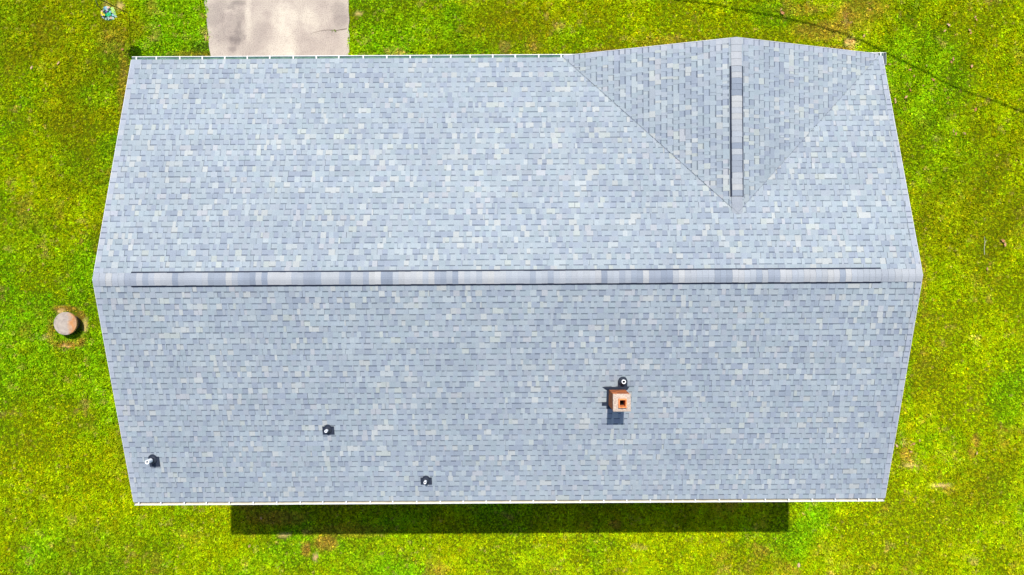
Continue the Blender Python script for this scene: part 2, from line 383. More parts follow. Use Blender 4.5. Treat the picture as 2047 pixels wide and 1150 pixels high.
def build_grass():
    src = bpy.data.collections.new('tufts')
    for k in range(6):
        o = tuft(100 + k, broad=(k >= 4), n=20 if k < 4 else 13).build('tuft', m_grass)
        COL.objects.unlink(o); src.objects.link(o)
    step = .078
    gx, gy = np.meshgrid(np.arange(-25, 25, step), np.arange(-17, 17, step))
    x = gx.ravel() + RNG.uniform(-.045, .045, gx.size); y = gy.ravel() + RNG.uniform(-.045, .045, gx.size)
    xl, xr = drive_x(y)
    keep = ~((x > xl + .02) & (x < xr - .01) & (y > YD0 - .2))
    keep &= ~((np.abs(x) < 8.3) & (np.abs(y) < 4.3))
    keep &= ((x - WELL.x) ** 2 + (y - WELL.y) ** 2) > (WR + .03) ** 2
    x, y = x[keep], y[keep]
    c = lawn_col(x, y)
    bareness = sstep(c[:, 2], .05, .14)                       # bare earth carries little grass
    thin = RNG.random(len(x)) > bareness * .95
    x, y, c = x[thin], y[thin], c[thin]
    k = RNG.lognormal(-.01, .21, len(x))[:, None]; c = c * k
    hue = RNG.normal(-.03, .09, len(x)); c[:, 0] *= np.exp(hue); c[:, 1] *= np.exp(-.25 * hue)
    tan = RNG.random(len(x)) < .02; c[tan] = c[tan] * .4 + np.array((.50, .36, .10)) * .6
    # the weed growing in the driveway crack
    wx = [gp(668, 63).x + d for d in (-.05, .02, .07)]; wy = [gp(668, 63).y + d for d in (0, .02, -.01)]
    x = np.concatenate([x, wx]); y = np.concatenate([y, wy]); c = np.concatenate([c, np.tile(LUSH * .7, (3, 1))])
    n = len(x); z = (fbm(x, y, .6, 90, 3) - .5) * .03; z[-3:] = .035
    me = bpy.data.meshes.new('grass'); me.vertices.add(n)
    me.vertices.foreach_set('co', np.stack([x, y, z], 1).astype(np.float32).ravel())
    a = me.attributes.new('gcol', 'FLOAT_COLOR', 'POINT'); a.data.foreach_set('color', np.concatenate([c, np.ones((n, 1))], 1).astype(np.float32).ravel())
    a = me.attributes.new('rz', 'FLOAT_VECTOR', 'POINT')
    rot = np.zeros((n, 3), dtype=np.float32); rot[:, 2] = RNG.uniform(0, 6.283, n); a.data.foreach_set('vector', rot.ravel())
    lush = fbm(x, y, 1.2, 200, 3)
    s = (.75 + .8 * sstep(lush, .3, .75)) * RNG.uniform(.75, 1.3, n) * (1 - .35 * sstep(c[:, 0] / (c[:, 1] + 1e-4), 1.0, 1.6)); s[-3:] = .5
    a = me.attributes.new('sc', 'FLOAT', 'POINT'); a.data.foreach_set('value', s.astype(np.float32))
    lushy = sstep(1 - c[:, 0] / (c[:, 1] + 1e-4), .25, .55)
    idx = np.where(RNG.random(n) < .12 + .5 * lushy, RNG.integers(4, 6, n), RNG.integers(0, 4, n))
    a = me.attributes.new('ix', 'INT', 'POINT'); a.data.foreach_set('value', idx.astype(np.int32))
    me.materials.append(m_grass)
    o = bpy.data.objects.new('grass', me); COL.objects.link(o)
    tag(o, 'short patchy green and yellowing mown grass around the house', 'grass', kind='stuff')
    ng = bpy.data.node_groups.new('grass_scatter', 'GeometryNodeTree')
    ng.interface.new_socket('Geometry', in_out='INPUT', socket_type='NodeSocketGeometry')
    ng.interface.new_socket('Geometry', in_out='OUTPUT', socket_type='NodeSocketGeometry')
    N = ng.nodes; L = ng.links
    gi = N.new('NodeGroupInput'); go = N.new('NodeGroupOutput'); ip = N.new('GeometryNodeInstanceOnPoints')
    ci = N.new('GeometryNodeCollectionInfo'); ci.inputs['Collection'].default_value = src
    ci.inputs['Separate Children'].default_value = True; ci.inputs['Reset Children'].default_value = True
    def na(nm, dt):
        q = N.new('GeometryNodeInputNamedAttribute'); q.data_type = dt; q.inputs['Name'].default_value = nm
        return q.outputs['Attribute']
    L.new(gi.outputs[0], ip.inputs['Points']); L.new(ci.outputs[0], ip.inputs['Instance'])
    ip.inputs['Pick Instance'].default_value = True
    L.new(na('ix', 'INT'), ip.inputs['Instance Index']); L.new(na('rz', 'FLOAT_VECTOR'), ip.inputs['Rotation'])
    L.new(na('sc', 'FLOAT'), ip.inputs['Scale']); L.new(ip.outputs[0], go.inputs[0])
    o.modifiers.new('scatter', 'NODES').node_group = ng
build_grass()

# ---------------------------------------------------------------- house
EZ = .258 * D; RZ = .3285 * D; XL = -.4119 * D; XR = .4035 * D
YT = .2492 * D; YB = -.2304 * D; YR = .0100 * D
SL_T = (RZ - EZ) / (YT - YR); SL_B = (RZ - EZ) / (YR - YB)
house = empty('house', (0, 0, 0), HROT)
tag(house, 'brick house under a wide pale blue-grey shingle gable roof', 'house')

SH_MID = [(.258,.300,.352), (.272,.316,.360), (.248,.284,.345), (.268,.306,.350), (.252,.300,.342), (.272,.300,.350), (.290,.330,.368)]
SH_DARK = [(.212,.246,.312), (.226,.262,.325), (.218,.248,.316)]
SH_LITE = [(.345,.372,.392), (.318,.355,.385), (.362,.375,.378), (.338,.345,.378), (.348,.375,.365), (.375,.388,.392)]
def shingle_tone(r, tab):
    q = r.random(); 
    c = r.choice(SH_LITE) if q < (.18 if tab else .10) else (r.choice(SH_DARK) if q < (.22 if tab else .36) else r.choice(SH_MID))
    k = r.uniform(.94, 1.03); m = (.262, .302, .342); f = .78; c = [m[i] + (c[i] - m[i]) * f for i in range(3)]
    return (c[0]*k*.89, c[1]*k*.89, c[2]*k*.855)
EXPO = .1435
def clip_poly(poly, a, b, c):      # keep a*u + b*v + c >= 0 ; poly of (u,v)
    out = []
    for i in range(len(poly)):
        p, q = poly[i], poly[(i+1) % len(poly)]
        dp = a*p[0] + b*p[1] + c; dq = a*q[0] + b*q[1] + c
        if dp >= 0: out.append(p)
        if (dp >= 0) != (dq >= 0):
            s = dp / (dp - dq); out.append((p[0] + (q[0]-p[0]) * s, p[1] + (q[1]-p[1]) * s))
    return out
def shingle_slope(mb, O, U, V, ulen, vlen, seed, clip=None, v_ext=.0):
    """courses of laminated shingles on a slope: O lower corner, U along the eave, V up the slope (unit)."""
    r = random.Random(seed); O = Vector(O); U = Vector(U).normalized(); V = Vector(V).normalized(); Nn = U.cross(V)
    if Nn.z < 0: Nn = -Nn
    def P(u, v, h): return O + U * u + V * v + Nn * h
    n = int(math.ceil(vlen / EXPO))
    for i in range(n):
        v0 = i * EXPO - .012; v1 = min((i + 1) * EXPO - .012, vlen); lean = 9e-3; hup = 3e-3
        wob = [r.uniform(-.0025, .0025) for _ in range(int(ulen / .9) + 3)]
        u = -r.uniform(0, .9); tab = r.random() < .5; nxt = u + .985; batch = r.uniform(.955, 1.045); last = None
        while u < ulen:
            w = r.uniform(.06, .165) if not tab else r.uniform(.055, .155)
            u1 = u + w; gap = False
            if u < 0 and u1 > 0: u1 = .12 + r.uniform(-.02, .03)
            if u < ulen - .12 and u1 > ulen - .12: u1 = ulen - .12 + r.uniform(-.03, .01)
            if u1 > nxt: u1 = nxt; nxt += .985; gap = True
            a = max(u, 0); b = min(u1, ulen); u = u1
            if b - a < .012:
                tab = not tab
                if gap: batch = r.uniform(.955, 1.045)
                continue
            if gap: b -= .005
            col = tuple(x * batch for x in shingle_tone(r, tab))
            if last is not None and r.random() < .12: col = last
            if a < .01 or b > ulen - .08: col = tuple(col[j] * .45 + (.272, .290, .335)[j] * .55 for j in range(3))
            last = col
            dv = wob[int(a / .985)]; h = lean + (.0045 if tab else 0) ; h1 = hup + (.0045 if tab else 0)
            vb = v0 + dv
            def hh(v, e=0.0): return h + (h1 - h) * (v - vb) / (EXPO)
            def put(va, vb2, c):
                poly = [(a, va), (b, va), (b, vb2), (a, vb2)]
                if clip:
                    for pl in clip: 
                        if len(poly) > 2: poly = clip_poly(poly, *pl)
                if len(poly) > 2:
                    pts = [P(q[0], q[1], hh(q[1])) for q in poly]
                    if (pts[1]-pts[0]).cross(pts[2]-pts[1]).dot(Nn) < 0: pts.reverse()
                    mb.face(pts, c)
                    return True
                return False
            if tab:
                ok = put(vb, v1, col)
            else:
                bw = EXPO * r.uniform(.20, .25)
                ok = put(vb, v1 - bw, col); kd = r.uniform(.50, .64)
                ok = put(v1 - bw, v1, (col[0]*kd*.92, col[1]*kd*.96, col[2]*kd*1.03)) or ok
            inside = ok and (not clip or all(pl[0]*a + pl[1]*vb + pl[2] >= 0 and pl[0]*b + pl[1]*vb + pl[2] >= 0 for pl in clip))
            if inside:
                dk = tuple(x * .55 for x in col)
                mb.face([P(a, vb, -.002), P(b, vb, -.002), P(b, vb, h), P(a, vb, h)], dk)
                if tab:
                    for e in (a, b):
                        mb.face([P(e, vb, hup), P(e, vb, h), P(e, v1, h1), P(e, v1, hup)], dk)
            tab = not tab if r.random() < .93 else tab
            if gap: batch = r.uniform(.955, 1.045)
    # roof deck just below
    poly = [(0, 0), (ulen, 0), (ulen, vlen), (0, vlen)]
    if clip:
        for pl in clip: poly = clip_poly(poly, *pl)
    pts = [P(q[0], q[1], -.001) for q in poly]; mb.face(pts, (.10,.12,.15))

L = XR - XL
# main roof: one mesh with both slopes
mb = MB()
vT = Vector((0, -(YT - YR), RZ - EZ)); vB = Vector((0, YR - YB, RZ - EZ))
shingle_slope(mb, (XL, YT, EZ), (1,0,0), vT, L, vT.length, 1)
shingle_slope(mb, (XL, YB, EZ), (1,0,0), vB, L, vB.length, 2)
# underside (soffit side of the deck)
for y0 in (YT, YB):
    mb.face([(XL, y0, EZ - .03), (XR, y0, EZ - .03), (XR, YR, RZ - .03), (XL, YR, RZ - .03)], (.3,.25,.2))
roof = mb.build('roof', m_sh, house)
tag(roof, 'long main roof of pale blue-grey shingles')

def cap_run(mb, p0, p1, side, hw, rise, lift, seed, drop):
    """overlapping cap shingles along a ridge from p0 to p1. side: horizontal unit across the ridge"""
    r = random.Random(seed); p0 = Vector(p0); p1 = Vector(p1); d = (p1 - p0); n = max(1, int(d.length / .1365)); step = d / n
    side = Vector(side); tone = (.44,.45,.49); hold = 0
    for i in range(n):
        if hold <= 0:
            tone = r.choice([(.335,.345,.375), (.37,.37,.385), (.31,.33,.37), (.29,.31,.355), (.335,.345,.37), (.21,.24,.30), (.17,.20,.265), (.40,.395,.395), (.30,.32,.36), (.225,.25,.31)])
            hold = r.choice((1, 1, 1, 1, 2))
        hold -= 1
        k = r.uniform(.95, 1.05) * .85; m = (.30, .325, .36); c = tuple((m[j] + (tone[j] - m[j]) * .72) * k * (.97, .98, .96)[j] for j in range(3))
        a = p0 + step * i; b = p0 + step * (i + 1.0); jit = r.uniform(-.004, .004)
        prof = []
        for s in (-1, -.5, -.16, 0, .16, .5, 1):
            prof.append((s * hw + jit, rise * (1 - abs(s)) - .012 * (1 - abs(s)) ** 6))
        for e in range(len(prof) - 1):
            q = [a + side * prof[e][0] + Vector((0, 0, prof[e][1] + lift + .009)), b + side * prof[e][0] + Vector((0, 0, prof[e][1] + lift + .003)),
                 b + side * prof[e+1][0] + Vector((0, 0, prof[e+1][1] + lift + .003)), a + side * prof[e+1][0] + Vector((0, 0, prof[e+1][1] + lift + .009))]
            if (q[1]-q[0]).cross(q[2]-q[0]).z < 0: q.reverse()
            mb.face(q, c)
            q = [a + side * prof[e][0] + Vector((0, 0, prof[e][1] + lift - .004)), a + side * prof[e+1][0] + Vector((0, 0, prof[e+1][1] + lift - .004)),
                 a + side * prof[e+1][0] + Vector((0, 0, prof[e+1][1] + lift + .009)), a + side * prof[e][0] + Vector((0, 0, prof[e][1] + lift + .009))]
            mb.face(q, tuple(x * .6 for x in c))
        for e in (0, -1):
            s = prof[e]
            mb.face([a + side * s[0] + Vector((0,0,s[1]+lift-.010)), b + side * s[0] + Vector((0,0,s[1]+lift-.010)),
                     b + side * s[0] + Vector((0,0,s[1]+lift+.003)), a + side * s[0] + Vector((0,0,s[1]+lift+.009))], tuple(x * .5 for x in c))
HW = .150; RISE = HW * SL_T
def lx(px, py, z): return to_local(gp(px, py, z)).x
def ly(px, py, z): return to_local(gp(px, py, z)).y
vx0, vx1 = lx(261, 556, RZ), lx(1762, 550, RZ)
mb = MB(); cap_run(mb, (vx1, YR, RZ - RISE), (XR + .005, YR, RZ - RISE), (0,1,0), HW, RISE, .018, 4, 0)
mb.build('ridge_cap', m_sh, roof); mb = MB()
cap_run(mb, (vx0, YR, RZ - RISE), (XL - .005, YR, RZ - RISE), (0,1,0), HW, RISE, .018, 5, 0)
mb.build('ridge_cap', m_sh, roof)
LIFT = .042
def vent(name, p0, p1, side, hw, rise, lift, seed, par, slope, base=.020):
    """raised ridge vent: dark baffled body with cap shingles on top"""
    body = MB(); p0 = Vector(p0); p1 = Vector(p1); side = Vector(side); d = (p1 - p0).normalized()
    w2 = hw + .012
    prof = [(-w2 - .024, base - .024 * slope - .02), (-w2 - .022, base - .022 * slope), (-w2 - .002, base + .006), (-w2, lift - .006), (0, rise + lift - .008), (w2, lift - .006), (w2 + .002, base + .006), (w2 + .022, base - .022 * slope), (w2 + .024, base - .024 * slope - .02)]
    R = [[p + side * a + Vector((0, 0, b - (.012*slope))) for a, b in prof] for p in (p0, p1)]
    body.ring(R, closed=False, cap0=False, cap1=False)
    for p in R: body.face(p)
    ob = body.build(name, m_vent, par)
    cp = MB(); cap_run(cp, p0 + d * .01, p1 - d * .01, side, hw, rise, lift, seed, 0)
    cp.build('cap_shingles', m_sh, ob) if par is house else cp.build('cap_shingles', m_sh, par)
    return ob
v = vent('ridge_vent', (vx0, YR, RZ - RISE), (vx1, YR, RZ - RISE), (0,1,0), HW - .004, RISE, LIFT, 6, house, SL_T)
tag(v, 'long raised vent along the main ridge')

# cross gable at the front right
GX = .2282 * D; GZ = .3095 * D; GH = .1705 * D; YG = .2512 * D; GSL = (GZ - EZ) / GH
JY = YR + (RZ - GZ) / SL_T
mb = MB(); glen = YG - JY + .0
vL = Vector((GH, 0, GZ - EZ)); vR = Vector((-GH, 0, GZ - EZ)); sl = vL.length
# in (u, v): u from the front (YG) backwards, v up the slope. valley: main roof and gable planes meet
def valley_clip():
    # at v=0 the valley sits at the eave line YT ; at v=sl it sits at JY
    uA = YG - YT; uB = YG - JY       # keep u <= uA + (uB-uA) * v/sl
    return [(-1.0, (uB - uA) / sl, uA - .002)]
shingle_slope(mb, (GX - GH, YG, EZ), (0,-1,0), vL, glen, sl, 31, valley_clip())
shingle_slope(mb, (GX + GH, YG, EZ), (0,-1,0), vR, glen, sl, 32, valley_clip())
groof = mb.build('gable_roof', m_sh, house); groof.location.z = .012
tag(groof, 'small triangular cross gable roof at the front right')
gy0, gy1 = ly(1475, 132, GZ), ly(1477, 393, GZ)
HG = .128; RG = HG * GSL
mb = MB(); cap_run(mb, (GX, gy0, GZ - RG), (GX, YG + .004, GZ - RG), (1,0,0), HG, RG, .026, 14, 0)
mb.build('ridge_cap', m_sh, groof); mb = MB()
cap_run(mb, (GX, gy1, GZ - RG), (GX, JY - .03, GZ - RG), (1,0,0), HG, RG, .026, 15, 0)
mb.build('ridge_cap', m_sh, groof)
v = vent('ridge_vent', (GX, gy1, GZ - RG), (GX, gy0, GZ - RG), (1,0,0), HG - .004, RG, LIFT + .012, 16, house, GSL, .036)
tag(v, 'short raised vent along the cross gable ridge')
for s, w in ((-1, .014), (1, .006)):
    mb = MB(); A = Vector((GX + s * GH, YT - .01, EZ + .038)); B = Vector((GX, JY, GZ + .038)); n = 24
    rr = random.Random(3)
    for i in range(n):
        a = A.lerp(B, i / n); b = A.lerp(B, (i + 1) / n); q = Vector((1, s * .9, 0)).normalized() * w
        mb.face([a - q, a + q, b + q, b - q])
    mb.build('valley_seam', m_valley, groof)  # dark strip draws the shingle cut line with its shadow painted in

# drip edges along the rakes (thin white metal) and fascia boards
def slab(mb, a, b, w, t):
    """flat bar from a to b, w = horizontal half width vector, t = thickness down"""
    a, b, w = Vector(a), Vector(b), Vector(w); d = Vector((0, 0, -t))
    R = [[p - w, p + w, p + w + d, p - w + d] for p in (a, b)]
    mb.ring(R)
def rake(name, pts, w, t, mt=m_white):
    mb = MB()
    for a, b in zip(pts[:-1], pts[1:]): slab(mb, a, b, w, t)
    return mb.build(name, mt, house)
for X, s in ((XL, -1), (XR, 1)):
    rake('drip_edge', [(X + s*.005, YT, EZ + .014), (X + s*.005, YR, RZ + .014), (X + s*.005, YB, EZ + .014)], (.006, 0, 0), .05, m_drip)
    rake('fascia_board', [(X - s*.016, YT - .01, EZ - .012), (X - s*.016, YR, RZ - .012), (X - s*.016, YB + .01, EZ - .012)], (.013, 0, 0), .17)
rake('drip_edge', [(GX - GH, YG + .005, EZ + .028), (GX, YG + .005, GZ + .028), (GX + GH, YG + .005, EZ + .028)], (0, .006, 0), .05, m_drip)
for Y, s in ((YT, 1), (YB, -1)):
    mb = MB(); mb.box(XL + .03, Y - s*.045 if s > 0 else Y + .02, EZ - .20, XR - .03, Y - .02 if s > 0 else Y + .045, EZ - .018)
    mb.build('fascia_board', m_white, house)

# gutters with hangers
def gutter(Y, s, xa, xb, inner, hang_px, py, label):
    """K-style trough hung on the eave: open top, front lip"""
    mb = MB(); g0 = Y - s * .018; zt = EZ - .012; w = .118; dp = .095; th = .003
    outer = [(0, zt), (0, zt - dp), (w * .68, zt - dp), (w * .78, zt - dp * .45), (w, zt - dp * .30), (w, zt), (w - .016, zt), (w - .016, zt - .006)]
    R = [[(x, g0 + s * a, z) for a, z in outer] for x in (xa, xb)]
    mb.ring(R, closed=False, cap0=False, cap1=False)
    for x in (xa, xb): mb.face([(x, g0 + s * a, z) for a, z in outer[:6]])
    gt = mb.build('gutter', m_white, house); tag(gt, label)
    li = MB(); e = .004
    inn = [(e, zt - .02), (e, zt - dp + e), (w * .68 - e, zt - dp + e), (w * .78 - e, zt - dp * .45), (w - e, zt - dp * .30 + e), (w - e, zt - .004)]
    R = [[(x, g0 + s * a, z) for a, z in inn] for x in (xa + .006, xb - .006)]
    li.ring(R, closed=False, cap0=False, cap1=False); li.build('gutter_lining', inner, gt)
    for p in hang_px:
        x = lx(p, py, EZ)
        if not (xa + .02 < x < xb - .02): continue
        h = MB(); h.box(x - .017, min(g0 + s * .002, g0 + s * (w + .002)), zt - .004, x + .017, max(g0 + s * .002, g0 + s * (w + .002)), zt + .004)
        h.build('gutter_hanger', m_white, gt)
    return gt
topH = [272, 312, 359, 404, 449, 494, 539, 586, 632, 677, 726, 773, 820, 862, 901, 940, 985, 1030, 1077, 1122, 1170, 1728, 1745, 1761]
botH = [277, 321, 368, 412, 458, 506, 553, 600, 645, 692, 740, 785, 833, 880, 926, 972, 1020, 1066, 1112, 1160, 1207, 1253, 1300, 1345, 1390, 1438, 1484, 1530, 1577, 1624, 1670, 1717, 1753]
gutter(YT, 1, XL, XR + .05, m_gin, topH, 114, 'gutter on the driveway side with greenish grime inside')
gutter(YB, -1, XL, XR, m_cream, botH, 1002, 'cream-white gutter on the side away from the driveway')
# the front gutter turns the right-hand corner for a short return
mb = MB(); zt = EZ - .010
for x0, x1 in ((XR + .052, XR + .056), (XR + .105, XR + .110)): mb.box(x0, YT - .22, zt - .09, x1, YT + .100, zt)
mb.box(XR + .0565, YT - .222, zt - .09, XR + .1045, YT - .218, zt)
mb.box(XR + .0565, YT + .092, zt - .09, XR + .1045, YT + .099, zt)
grt = mb.build('gutter_return', m_white, house)
mb = MB(); mb.box(XR + .0565, YT - .22, zt - .092, XR + .1045, YT + .091, zt - .088); mb.box(XR - .02, YT + .02, zt - .05, XR + .051, YT + .085, zt - .01); mb.build('gutter_lining', m_gutter_shade, grt)  # dark bottom and end block stand in for shadow in the channel
# downspouts at the four corners, hanging below the gutters
for X, Y, s in ((XL + .30, YT, 1), (XR - .30, YT, 1), (XL + .30, YB, -1), (XR - .30, YB, -1)):
    mb = MB(); yw = Y - s * .37
    pts = [(X, Y + s*.04, EZ - .10), (X, Y + s*.04, EZ - .22), (X, yw, EZ - .55), (X, yw, .25), (X, yw + s*.28, .08)]
    mb.tube(pts, .038, 6); mb.build('downspout', m_white, house)

# walls, gable ends
OV = .42
wx0, wx1, wy0, wy1 = XL + .30, XR - .30, YB + OV, YT - OV
mb = MB(); mb.box(wx0, wy0, -.1, wx1, wy1, EZ - .15)
def zroof(y): return RZ - SL_T * abs(y - YR) if y > YR else RZ - SL_B * abs(y - YR)
mb.build('wall', m_brick, house)
for x in (wx0, wx1):
    mb = MB()
    mb.face([(x, wy0, EZ - .15), (x, wy1, EZ - .15), (x, wy1, zroof(wy1) - .04), (x, YR, RZ - .04), (x, wy0, zroof(wy0) - .04)])
    mb.build('gable_siding', m_siding, house)
mb = MB()
mb.face([(GX - GH + .25, YG - .10, EZ - .02), (GX + GH - .25, YG - .10, EZ - .02), (GX, YG - .10, GZ - .06)])
mb.build('gable_siding', m_siding, house)
for a, b in ((wy1, YT - .046), (YB + .046, wy0)):
    mb = MB(); mb.box(XL + .04, a, EZ - .17, XR - .04, b, EZ - .155); mb.build('soffit', m_siding, house)
def window(x, y, z, w, h, ax, s):
    """framed two-pane window, proud of the wall. ax 'y' = on a wall facing +-y"""
    def B(m, u0, z0, u1, z1, d0, d1):
        if ax == 'y': m.box(x + u0, min(y + s*d0, y + s*d1), z + z0, x + u1, max(y + s*d0, y + s*d1), z + z1)
        else: m.box(min(x + s*d0, x + s*d1), y + u0, z + z0, max(x + s*d0, x + s*d1), y + u1, z + z1)
    f = MB(); t = .06
    B(f, -w/2, 0, -w/2 + t, h, -.02, .04); B(f, w/2 - t, 0, w/2, h, -.02, .04)
    B(f, -w/2 + t, 0, w/2 - t, t, -.02, .04); B(f, -w/2 + t, h - t, w/2 - t, h, -.02, .04); B(f, -w/2 + t, h/2 - .02, w/2 - t, h/2 + .02, -.02, .035)
    fo = f.build('window', m_white, house)
    g = MB(); B(g, -w/2 + t, t, w/2 - t, h - t, -.02, .012); g.build('pane', m_glass, fo)
    q = MB(); B(q, -w/2 - .06, -.06, w/2 + .06, -.003, -.02, .08); q.build('sill', m_white, fo)
for zz in (.9, 3.7):
    for x in (-7.4, -3.2, 0.2, 3.4, 7.2): window(x, wy0, zz, 1.0, 1.3, 'y', -1)
    for x in ((2.2, 5.4, 8.0) if zz < 2 else (-7.6, -5.2, -2.0, .4, 2.6, 5.4, 8.0)):
        window(x, wy1, zz, 1.0, 1.3, 'y', 1)
    for y in (-2.6, 2.6): window(wx0, y, zz, 1.0, 1.3, 'x', -1); window(wx1, y, zz, 1.0, 1.3, 'x', 1)
mb = MB(); gxc = (DL0.x + DR0.x) / 2
mb.box(gxc - 2.4, wy1 - .02, .04, gxc + 2.4, wy1 + .03, 2.3)
for i in range(4): mb.box(gxc - 2.38, wy1 + .03, .08 + i * .56, gxc + 2.38, wy1 + .045, .57 + i * .56)
gd = mb.build('garage_door', m_white, house)
mb = MB(); mb.box(gxc - .1, wy1 + .045, .3, gxc + .1, wy1 + .09, .34); mb.build('handle', m_wire, gd)
mb = MB(); mb.box(-.45 + .4, wy1 - .02, .1, .45 + .4, wy1 + .04, 2.15); fd = mb.build('front_door', m_door, house)
mb = MB(); mb.tube([(.72, wy1 + .04, 1.05), (.72, wy1 + .10, 1.05)], .03); mb.build('handle', m_brass, fd)

# chimney
def on_lower(px, py):
    """point on the lower slope seen at a pixel, in house coordinates"""
    z = EZ
    for _ in range(40):
        p = to_local(gp(px, py, z)); z = RZ - SL_B * (YR - p.y)
    return Vector((p.x, p.y, z))
CZ = .3290 * D
c0 = to_local(gp(1225.5, 788, CZ)); c1 = to_local(gp(1261, 823, CZ))
cx0, cx1, cy1, cy0 = c0.x, c1.x, c0.y, c1.y
mb = MB(); mb.box(cx0 + .008, cy0 + .008, 5.9, cx1 - .008, cy1 - .008, CZ - .035, top=False)   # open top: the crown closes it
ch = mb.build('chimney', m_brick_ch, house); tag(ch, 'square orange brick chimney')
mb = MB(); rings = []
for ins, z in ((0, CZ - .035), (-.002, CZ - .008), (.012, CZ), (.07, CZ + .010), (.118, CZ + .012)):
    rings.append([(cx0+ins, cy0+ins, z), (cx1-ins, cy0+ins, z), (cx1-ins, cy1-ins, z), (cx0+ins, cy1-ins, z)])
mb.ring(rings, cap0=False, cap1=False); mb.build('mortar_crown', m_crown, ch)
fz = CZ + .075; f0 = to_local(gp(1236.5, 798, fz)); f1 = to_local(gp(1253, 816, fz))
mb = MB(); fx0, fx1, fy1, fy0 = f0.x, f1.x, f0.y, f1.y; tk = .026
def sq(i, z): return [(fx0+i, fy0+i, z), (fx1-i, fy0+i, z), (fx1-i, fy1-i, z), (fx0+i, fy1-i, z)]
mb.ring([sq(0, CZ - .02), sq(0, fz - .006), sq(.006, fz), sq(tk, fz), sq(tk, CZ - .35)], cap0=False, cap1=False)
fl = mb.build('flue_tile', m_clay, ch)
mb = MB(); mb.face(sq(tk, CZ - .19)); mb.build('flue_opening', m_hole, ch)
# flashing: back pan, side steps, front apron
nz = Vector((0, -SL_B, 1)).normalized()
def plate(mb, x0, ya, x1, yb, lift=.022, th=.006, x2=None, x3=None):
    z = lambda y: RZ - SL_B * (YR - y)
    x2 = x0 if x2 is None else x2; x3 = x1 if x3 is None else x3
    bot = [(x0, ya, z(ya) + lift - th), (x1, ya, z(ya) + lift - th), (x3, yb, z(yb) + lift - th), (x2, yb, z(yb) + lift - th)]
    top = [(a, b, c + th) for a, b, c in bot]
    mb.ring([bot, top])
mb = MB()
bk = on_lower(1236, 776.5).y
plate(mb, cx0 + .05 - .10, cy1 - .02, cx1 + .06, cy1 + .055, .03, .006, cx0 - .15, cx1 + .10)
plate(mb, cx0 - .035, cy0 + .02, cx0 + .012, cy1 - .02, .024); plate(mb, cx1 - .012, cy0 + .02, cx1 + .035, cy1 - .02, .024)
plate(mb, cx0 - .14, cy0 - .02, cx0 - .005, cy0 + .075, .028); plate(mb, cx0 - .03, cy0 - .10, cx1 + .04, cy0 + .012, .026)
zb = RZ - SL_B * (YR - cy1)
mb.box(cx0 - .004, cy1 - .004, zb - .05, cx1 + .004, cy1 + .004, zb + .12)
for k in range(3):
    ya = cy0 + (cy1 - cy0) * k / 3; yb = cy0 + (cy1 - cy0) * (k + 1) / 3; z0 = RZ - SL_B * (YR - ya)
    mb.box(cx0 - .003, ya, z0 - .02, cx0 + .004, yb - .004, z0 + .12); mb.box(cx1 - .004, ya, z0 - .02, cx1 + .003, yb - .004, z0 + .12)
mb.build('flashing', m_flash, ch)

# plumbing vent pipes
def vent_pipe(px, py, ht, pr, br, plate_px, label, tilt=(0, 0)):
    p = on_lower(px, py); root = empty('vent_pipe', p); root.parent = house; tag(root, label)
    w0, w1, h0, h1 = plate_px
    M = Matrix.Rotation(math.atan(SL_B), 3, 'X')
    def S(v): return M @ Vector(v)
    mb = MB(); lo, hi = .020, .028
    base = [S((w0, h0, lo)), S((w1, h0, lo)), S((w1, h1, lo)), S((w0, h1, lo))]; top = [S((w0, h0, hi)), S((w1, h0, hi)), S((w1, h1, hi)), S((w0, h1, hi))]
    mb.ring([base, top])
    n = 20; arc = [S((br * .98 * math.cos(a), h1 * .55 + br * 1.0 * math.sin(a), .024)) for a in np.linspace(0, math.pi, n)]
    arc2 = [Vector(q) + S((0, 0, .012)) for q in arc]
    mb.ring([arc, arc2]); mb.build('flashing_plate', m_flash, root)
    mb = MB(); zb = .015
    mb.lathe([(br, -.02), (br, zb + .012), (br * .82, zb + .045), (br * .60, zb + .07), (br * .58, zb + .09), (pr + .012, zb + .10), (pr + .004, zb + .125), (pr, zb + .125)], 24)
    mb.build('rubber_boot', m_black, root, smooth=False)
    mb = MB(); T = Vector((tilt[0], tilt[1], 1))
    rings = []
    for r_, z in ((pr, 0), (pr, ht - .004), (pr - .003, ht), (pr * .72, ht), (pr * .72, ht - .12)):
        rings.append([(r_ * math.cos(a) + T.x * z, r_ * math.sin(a) + T.y * z, z) for a in np.linspace(0, 2*math.pi, 21)[:-1]])
    mb.ring(rings, cap0=False, cap1=False); mb.build('pipe', m_pvc, root)
    mb = MB(); mb.face([(pr * .72 * math.cos(a) + T.x * (ht-.1), pr * .72 * math.sin(a) + T.y * (ht-.1), ht - .1) for a in np.linspace(0, 2*math.pi, 21)[:-1]])
    mb.build('pipe_opening', m_hole, root)  # black disc painted in for the shade inside the pipe
vent_pipe(307, 918, .31, .052, .105, (-.11, .15, -.20, .08), 'tall white vent pipe near the left roof edge')
vent_pipe(656.5, 858.5, .22, .036, .095, (-.14, .145, -.13, .09), 'short white vent pipe left of the middle', (-.02, -.02))
vent_pipe(852, 959.5, .26, .036, .095, (-.14, .145, -.12, .08), 'short white vent pipe closest to the gutter')
vent_pipe(1244.5, 761.5, .20, .050, .108, (-.115, .115, -.19, .02), 'white vent pipe just behind the chimney')

